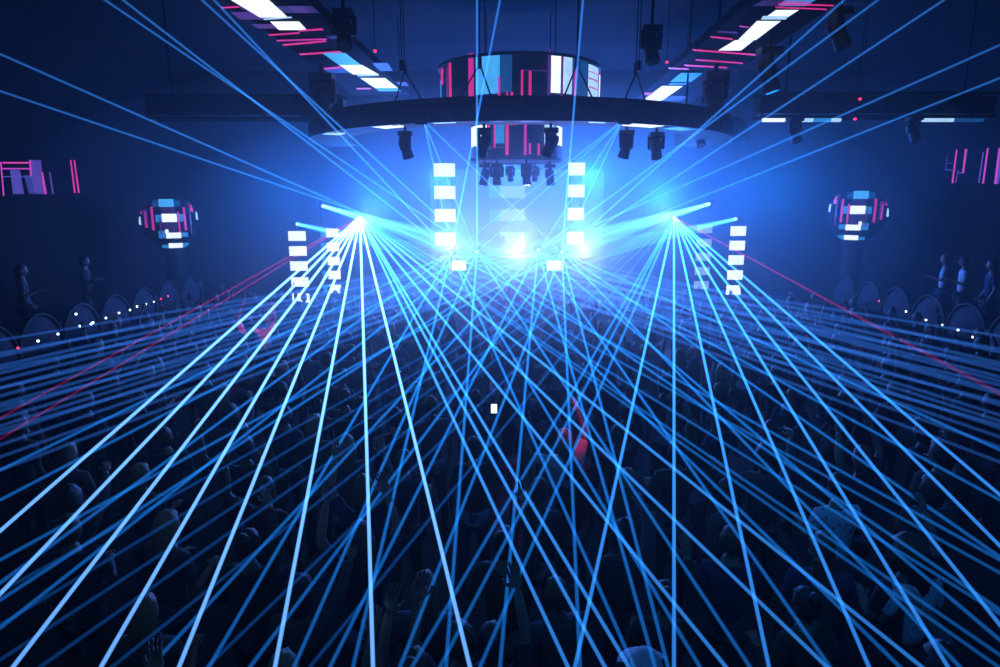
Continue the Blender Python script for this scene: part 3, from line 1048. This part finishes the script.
def speckle(name, base, spot, scale):
    m = bpy.data.materials.new(name)
    m.use_nodes = True
    nt = m.node_tree
    b_ = nt.nodes['Principled BSDF']
    b_.inputs['Roughness'].default_value = 0.9
    tc = nt.nodes.new('ShaderNodeTexCoord')
    v = nt.nodes.new('ShaderNodeTexVoronoi')
    v.inputs['Scale'].default_value = scale
    nt.links.new(tc.outputs['Object'], v.inputs['Vector'])
    r = nt.nodes.new('ShaderNodeValToRGB')
    r.color_ramp.elements[0].position = 0.22
    r.color_ramp.elements[0].color = (*spot, 1)
    r.color_ramp.elements[1].position = 0.34
    r.color_ramp.elements[1].color = (*base, 1)
    nt.links.new(v.outputs['Distance'], r.inputs['Fac'])
    nt.links.new(r.outputs['Color'], b_.inputs['Base Color'])
    return m


CLOTH['flecked'] = speckle('flecked_cloth', (0.60, 0.62, 0.66), (0.05, 0.06, 0.10), 22)
CLOTH['sequin'] = speckle('sequin_cloth', (0.55, 0.58, 0.64), (0.03, 0.03, 0.06), 60)


def skin_mesh(verts, edges, radii, levels=1):
    """grow one continuous surface over a skeleton (root vertex first)"""
    me = bpy.data.meshes.new('tmp')
    me.from_pydata([tuple(v) for v in verts], edges, [])
    o = bpy.data.objects.new('tmp', me)
    COL.objects.link(o)
    sk = o.modifiers.new('skin', 'SKIN')
    sk.use_smooth_shade = True
    for i, r in enumerate(radii):
        s = me.skin_vertices[0].data[i]
        s.radius = r if isinstance(r, tuple) else (r, r)
        s.use_root = (i == 0)
    ss = o.modifiers.new('sub', 'SUBSURF')
    ss.levels = ss.render_levels = levels
    dg = bpy.context.evaluated_depsgraph_get()
    out = bpy.data.meshes.new_from_object(o.evaluated_get(dg))
    bm_ = bmesh.new()
    bm_.from_mesh(out)
    bpy.data.objects.remove(o)
    bpy.data.meshes.remove(me)
    bpy.data.meshes.remove(out)
    return bm_


def graph():
    return dict(v=[], e=[], r=[])


def chain(g, start, pts, rad):
    prev = start
    for p, r in zip(pts, rad):
        g['v'].append(Vector(p))
        g['r'].append(r)
        i = len(g['v']) - 1
        if prev is not None:
            g['e'].append((prev, i))
        prev = i
    return prev


ARMS = {  # shoulder-relative elbow, wrist (x outward, y forward, z up)
    'down': ((0.06, -0.02, -0.28), (0.08, 0.10, -0.52)),
    'bent': ((0.08, 0.02, -0.27), (0.02, 0.24, -0.20)),
    'up': ((0.10, 0.06, 0.25), (0.04, 0.14, 0.49)),
    'high': ((0.02, 0.08, 0.28), (-0.03, 0.10, 0.54)),
    'wide': ((0.25, 0.06, 0.10), (0.30, 0.14, 0.35)),
    'point': ((0.06, 0.20, 0.18), (0.03, 0.42, 0.34)),
    'phone': ((0.05, 0.14, -0.16), (-0.08, 0.30, 0.06)),
}


def hand_mesh(mb, wrist, direction, palm_n, side, m, curl=0.35):
    d = direction.normalized()
    n = (palm_n - d * palm_n.dot(d)).normalized()
    x = d.cross(n).normalized() * side
    bm_ = bmesh.new()
    bmesh.ops.create_uvsphere(bm_, u_segments=10, v_segments=7, radius=1.0)
    R = Matrix((x, n, d)).transposed().to_4x4()
    bm_.transform(Matrix.Translation(wrist + d * 0.05) @ R @ Matrix.Diagonal((0.040, 0.018, 0.052, 1)))
    mb.take(bm_, m)
    for i, (ox, l) in enumerate(((-0.030, 0.062), (-0.010, 0.076), (0.010, 0.080), (0.030, 0.070))):
        p = wrist + d * 0.088 + x * ox
        d1 = (d + x * ox * 3 + n * curl * 0.5).normalized()
        q = p + d1 * l * 0.5
        d2 = (d1 + n * curl * 1.2).normalized()
        e = q + d2 * l * 0.5
        mb.tube(p - d1 * 0.015, q, 0.0095, 0.009, m, 6)
        mb.tube(q - d2 * 0.004, e, 0.009, 0.007, m, 6)
    p = wrist + d * 0.03 + x * 0.034
    d1 = (d * 0.6 + x * 0.8 + n * 0.2).normalized()
    q = p + d1 * 0.035
    d2 = (d + x * 0.2 + n * 0.3).normalized()
    mb.tube(p - d1 * 0.02, q, 0.013, 0.011, m, 6)
    mb.tube(q, q + d2 * 0.032, 0.0105, 0.008, m, 6)


def head_bm(c, yaw=0.0):
    bm_ = bmesh.new()
    bmesh.ops.create_uvsphere(bm_, u_segments=20, v_segments=14, radius=1.0)
    for v in bm_.verts:
        x, y, z = v.co
        y2, x2, z2 = y, x, z
        if z < 0:
            x2 *= 1 + 0.28 * z
            y2 *= 1 + 0.12 * z
        if y > 0.55 and abs(x) < 0.22 and -0.35 < z < 0.12:
            y2 += 0.20 * (1 - abs(x) / 0.22) * (0.6 - z)
        if y > 0.6 and 0.08 < z < 0.3 and 0.2 < abs(x) < 0.6:
            y2 -= 0.08
        if y > 0.6 and abs(x) < 0.35 and -0.62 < z < -0.42:
            y2 += 0.05
        v.co = Vector((x2 * 0.076, y2 * 0.095, z2 * 0.118))
    for s in (-1, 1):
        e = bmesh.ops.create_uvsphere(bm_, u_segments=8, v_segments=6, radius=1.0)
        bmesh.ops.transform(bm_, matrix=Matrix.Translation((s * 0.076, -0.005, -0.005)) @ Matrix.Diagonal((0.012, 0.022, 0.032, 1)), verts=e['verts'])
    bm_.transform(Matrix.Translation(c) @ Matrix.Rotation(yaw, 4, 'Z'))
    return bm_


def make_person(label, group, la, ra, shirt, trousers, hair, hair_style, skin=None, lean=0.0, stance=0.11, long_sleeve=False):
    """one figure at the origin, facing +Y towards the stage"""
    skin = skin or SKIN
    t = thing('person', label, 'person', (0, 0, 0), 0, group)
    hip = Vector((0, 0, 0.95))
    ly = lambda z: lean * max(0, z - 0.95)
    P = lambda x, y, z: Vector((x, y + ly(z), z))
    # bare body: neck, arms, head, hands
    g = graph()
    root = chain(g, None, [P(0, 0, 1.28)], [(0.13, 0.085)])
    ch = chain(g, root, [P(0, 0, 1.40), P(0, 0.005, 1.48), P(0, 0.015, 1.555)], [(0.11, 0.07), 0.06, 0.055])
    chest = root + 1
    hands = []
    for s, pose in ((-1, la), (1, ra)):
        e, w_ = ARMS[pose]
        sh = P(s * 0.175, 0, 1.425)
        E = sh + Vector((s * e[0], e[1], e[2]))
        W = sh + Vector((s * w_[0], w_[1], w_[2]))
        chain(g, chest, [sh, (sh + E) / 2, E, (E + W) / 2, W], [0.052, 0.045, 0.038, 0.034, 0.025])
        hands.append((s, W, (W - E), pose))
    bm_ = skin_mesh(g['v'], g['e'], g['r'])
    mb = MB()
    mb.take(bm_, skin)
    hc = P(0, 0.03, 1.645)
    mb.take(head_bm(hc), skin)
    for s, W, d, pose in hands:
        n = Vector((-s * 0.3, 1, 0)) if d.z > 0 else Vector((-s, 0.2, 0))
        hand_mesh(mb, W - d.normalized() * 0.012, d, n, s, skin, 0.3 if pose in ('up', 'high', 'wide') else 0.7)
    mb.build('body', t, True)
    # top
    g = graph()
    root = chain(g, None, [P(0, 0, 0.94)], [(0.155, 0.115)])
    c2 = chain(g, root, [P(0, 0, 1.08), P(0, 0, 1.24), P(0, 0, 1.40), P(0, 0.0, 1.455)], [(0.145, 0.105), (0.165, 0.115), (0.15, 0.095), 0.07])
    chest = root + 3
    for s, pose in ((-1, la), (1, ra)):
        e, w_ = ARMS[pose]
        sh = P(s * 0.175, 0, 1.425)
        E = sh + Vector((s * e[0], e[1], e[2]))
        W = sh + Vector((s * w_[0], w_[1], w_[2]))
        if long_sleeve:
            chain(g, chest, [sh, (sh + E) / 2, E, (E + W) / 2, E + (W - E) * 0.9], [0.068, 0.060, 0.052, 0.046, 0.040])
        else:
            chain(g, chest, [sh, sh + (E - sh) * 0.45, sh + (E - sh) * 0.8], [0.070, 0.064, 0.062])
    mb = MB()
    mb.take(skin_mesh(g['v'], g['e'], g['r']), CLOTH[shirt])
    mb.build('shirt', t, True)
    # trousers
    g = graph()
    root = chain(g, None, [Vector((0, 0, 0.93))], [(0.15, 0.112)])
    for s in (-1, 1):
        chain(g, root, [(s * 0.09, 0, 0.84), (s * stance, 0.02, 0.50), (s * (stance + 0.015), -0.01, 0.28), (s * (stance + 0.02), -0.02, 0.07)], [0.092, 0.068, 0.056, 0.05])
    mb = MB()
    mb.take(skin_mesh(g['v'], g['e'], g['r']), CLOTH[trousers])
    mb.build('trousers', t, True)
    for s in (-1, 1):
        bm_ = bmesh.new()
        bmesh.ops.create_uvsphere(bm_, u_segments=12, v_segments=8, radius=1.0)
        for v in bm_.verts:
            v.co.z = max(v.co.z, -0.55)
        bm_.transform(Matrix.Translation((s * (stance + 0.025), 0.045, 0.044)) @ Matrix.Diagonal((0.048, 0.135, 0.08, 1)))
        mb = MB()
        mb.take(bm_, SHOE)
        mb.build('shoe', t, True)
    # hair or cap
    mb = MB()
    if hair_style == 'cap':
        bm_ = bmesh.new()
        bmesh.ops.create_uvsphere(bm_, u_segments=24, v_segments=14, radius=1.0)
        bmesh.ops.delete(bm_, geom=[v for v in bm_.verts if v.co.z < 0.08], context='VERTS')
        bm_.transform(Matrix.Translation(hc + Vector((0, -0.004, 0.012))) @ Matrix.Diagonal((0.092, 0.112, 0.125, 1)))
        mb.take(bm_, CLOTH[hair])
        mb.lathe([(0.088, 0.018), (0.15, 0.006), (0.15, 0.012), (0.088, 0.024)], hc + Vector((0, 0.035, 0)), (0, 0, 1), CLOTH[hair], 14, 0.25, PI - 0.25)
        mb.build('cap', t, True)
    else:
        bm_ = bmesh.new()
        bmesh.ops.create_uvsphere(bm_, u_segments=24, v_segments=16, radius=1.0)
        rnd = random.Random(hash(hair_style) % 7 + 3)
        kill = []
        for v in bm_.verts:
            x, y, z = v.co
            if (y > 0.42 and z < 0.45) or (y > 0.05 and z < -0.15) or z < -0.72:
                kill.append(v)
                continue
            k = 1.0 + (0.06 * math.sin(9 * x + 3) * math.sin(7 * z) + rnd.uniform(-0.03, 0.03))
            if hair_style == 'curly':
                k += 0.32 + rnd.uniform(-0.08, 0.08)
            v.co = Vector((x * 0.086 * k, y * 0.106 * k - 0.006, z * 0.130 * k))
            if hair_style == 'long' and z < 0.05:
                v.co.z -= 0.24 * (0.05 - z) / 0.77
                v.co.x *= 1.15
                v.co.y -= 0.02
        bmesh.ops.delete(bm_, geom=kill, context='VERTS')
        bm_.transform(Matrix.Translation(hc + Vector((0, 0, 0.004))))
        mb.take(bm_, HAIRS[hair])
        if hair_style == 'bun':
            b2 = bmesh.new()
            bmesh.ops.create_uvsphere(b2, u_segments=14, v_segments=10, radius=0.05)
            b2.transform(Matrix.Translation(hc + Vector((0, -0.085, 0.09))))
            mb.take(b2, HAIRS[hair])
        mb.build('hair', t, True)
    return t


def on_floor(px, py, z_ref, lift=0.0, X=None):
    """where someone stands whose point at height z_ref shows at px, py"""
    p = at(px, py, Z=z_ref + lift)
    return Vector((p.x, p.y, lift))


taken = []


def stand(t, p, rz=0.0, scale=1.0):
    t.location = p
    t.rotation_euler = (0, 0, rz)
    t.scale = (scale, scale, scale)
    taken.append((p.x, p.y))
    return t


# those one can make out
near = [
    (make_person('person at the bottom edge in a pale domed cap, right of the middle', None, 'bent', 'down', 'navy', 'black', 'pale', 'cap'), on_floor(649, 655, 1.77), 0.1),
    (make_person('person in a pale flecked shirt seen from behind, lower right', None, 'bent', 'bent', 'flecked', 'black', 'black', 'short', None, 0.05), on_floor(839, 512, 1.43), 0.15),
    (make_person('person in a glittering speckled top, lower right, in front of the flecked shirt', None, 'bent', 'down', 'sequin', 'black', 'black', 'long'), on_floor(915, 585, 1.43), 0.3),
    (make_person('person with rounded hair at the bottom edge, one hand thrown up beside the head', None, 'high', 'bent', 'black', 'black', 'brown', 'bun'), on_floor(412, 655, 1.76), -0.1),
    (make_person('bare-armed person at the bottom, left forearm raised with spread fingers', None, 'up', 'down', 'navy', 'black', 'brown', 'short'), on_floor(462, 648, 1.62), 0.35),
    (make_person('person at the bottom edge raising a fist high, just left of the brightest right-leaning beam', None, 'down', 'high', 'black', 'denim', 'black', 'short'), on_floor(492, 668, 1.5), 0.0),
    (make_person('person at the bottom left with an arm looped overhead', None, 'down', 'wide', 'navy', 'black', 'blond', 'long'), on_floor(281, 658, 1.76), 0.1),
    (make_person('dancer lit bright red in the middle of the dance floor', None, 'wide', 'up', 'white', 'black', 'blond', 'long'), on_floor(566, 434, 1.72), 0.4),
    (make_person('red-lit person near the left LED towers, arms raised', None, 'up', 'wide', 'white', 'black', 'brown', 'short'), on_floor(248, 323, 1.60), -0.2),
    (make_person('second red-lit person near the left LED towers, smaller and to the right', None, 'down', 'up', 'white', 'denim', 'black', 'short'), on_floor(262, 324, 1.60), 0.1),
    (make_person('person holding up a white glowing phone in the middle of the crowd', None, 'down', 'up', 'black', 'denim', 'black', 'short'), Vector((at(494, 408.5, Z=2.06).x - 0.215, at(494, 408.5, Z=2.06).y - 0.10, 0)), 0.0),
    (make_person('person with curly hair right of the pale flecked shirt', None, 'bent', 'up', 'black', 'black', 'brown', 'curly'), on_floor(912, 548, 1.72), 0.2),
]
for t, p, rz in near:
    stand(t, p, rz)
# people on the terraces
TERR = [
    (make_person('broad dark person standing behind the booths on the left terrace', None, 'bent', 'bent', 'black', 'black', 'black', 'short', None, 0, 0.11, True), (84, 268), -1, -1.2),
    (make_person('dim person leaning at the near end of the left terrace', None, 'down', 'bent', 'grey', 'black', 'brown', 'long'), (22, 285), -1, -1.0),
    (make_person('person in a cap and pale striped shirt on the right terrace', None, 'bent', 'bent', 'pale', 'black', 'navy', 'cap'), (965, 268), 1, 1.1),
    (make_person('dim person on the right terrace, left of the one in the cap', None, 'bent', 'down', 'pale', 'denim', 'brown', 'short'), (946, 266), 1, 0.9),
    (make_person('dim person at the near end of the right terrace', None, 'down', 'down', 'navy', 'black', 'black', 'long'), (992, 276), 1, 1.2),
]
for t, (px, py), side, rz in TERR:
    X = AX + side * 9.95
    p = at(px, py, X=X)
    t.location = (X, p.y, TZ)
    t.rotation_euler = (0, 0, rz)
dj = make_person('person behind the booth with one arm raised', None, 'up', 'bent', 'black', 'black', 'black', 'short')
dj.location = (AX, 20.35, STAGE_Z)
dj.rotation_euler = (0, 0, PI)

# phones
for (px, py), lab, Y, sz in [((494, 408.5), 'glowing white phone held up in the middle of the crowd', None, 1.0)]:
    holder = near[10][0]
    p = holder.location + Vector((0.215, 0.10, 2.06))
    t = thing('phone', lab, 'phone', p, 0.05)
    b = MB()
    b.box((0, 0, 0), (0.072, 0.009, 0.12), M_BLACK, None, 0.004)
    b.build('case', t)
    b = MB()
    b.poly([(-0.031, -0.006, -0.05), (0.031, -0.006, -0.05), (0.031, -0.006, 0.05), (-0.031, -0.006, 0.05)], G_PHONE)
    b.build('screen', t)

# the packed crowd: a few kinds of figure, copied
CROWD = 'dim figures in the packed crowd'
CLAB = 'dark, barely lit person standing in the crowd on the dance floor'
kinds = [('down', 'up', 'black', 'black', 'black', 'short', SKIN), ('up', 'up', 'navy', 'denim', 'brown', 'long', SKIN), ('down', 'down', 'grey', 'black', 'brown', 'short', SKIN_D), ('bent', 'high', 'olive', 'black', 'black', 'bun', SKIN),
         ('bent', 'bent', 'grey', 'denim', 'blond', 'long', SKIN), ('wide', 'down', 'black', 'denim', 'black', 'short', SKIN_D), ('down', 'point', 'grey', 'black', 'black', 'curly', SKIN), ('down', 'bent', 'navy', 'black', 'brown', 'short', SKIN)]
protos = [make_person(CLAB, CROWD, *k[:6], k[6], 0.0, 0.10 + 0.01 * (i % 3), i % 3 == 0) for i, k in enumerate(kinds)]
used = [False] * len(protos)
rng = random.Random(11)
spots = []
for iy in range(19):
    for ix in range(-12, 14):
        x = ix * 0.86 + (0.43 if iy % 2 else 0) + rng.uniform(-0.2, 0.2)
        y = 2.9 + iy * 0.80 + rng.uniform(-0.2, 0.2)
        if abs(x - AX) > 8.6 or abs(x) > 0.80 * y + 0.1 or y > 17.6:
            continue
        if rng.random() < 0.12:
            continue
        if min((math.hypot(x - a, y - b_) for a, b_ in taken), default=9) < 0.55:
            continue
        spots.append((x, y))
for i, (x, y) in enumerate(spots):
    k = rng.randrange(len(protos))
    if not used[k]:
        o = protos[k]
        used[k] = True
    else:
        o = copy_tree(protos[k])
    s = rng.uniform(0.92, 1.05)
    o.location = (x, y, 0)
    o.rotation_euler = (0, 0, rng.uniform(-0.5, 0.5))
    o.scale = (s, s, s)
for k, u in enumerate(used):
    if not u:
        for ch in list(protos[k].children):
            bpy.data.objects.remove(ch)
        bpy.data.objects.remove(protos[k])
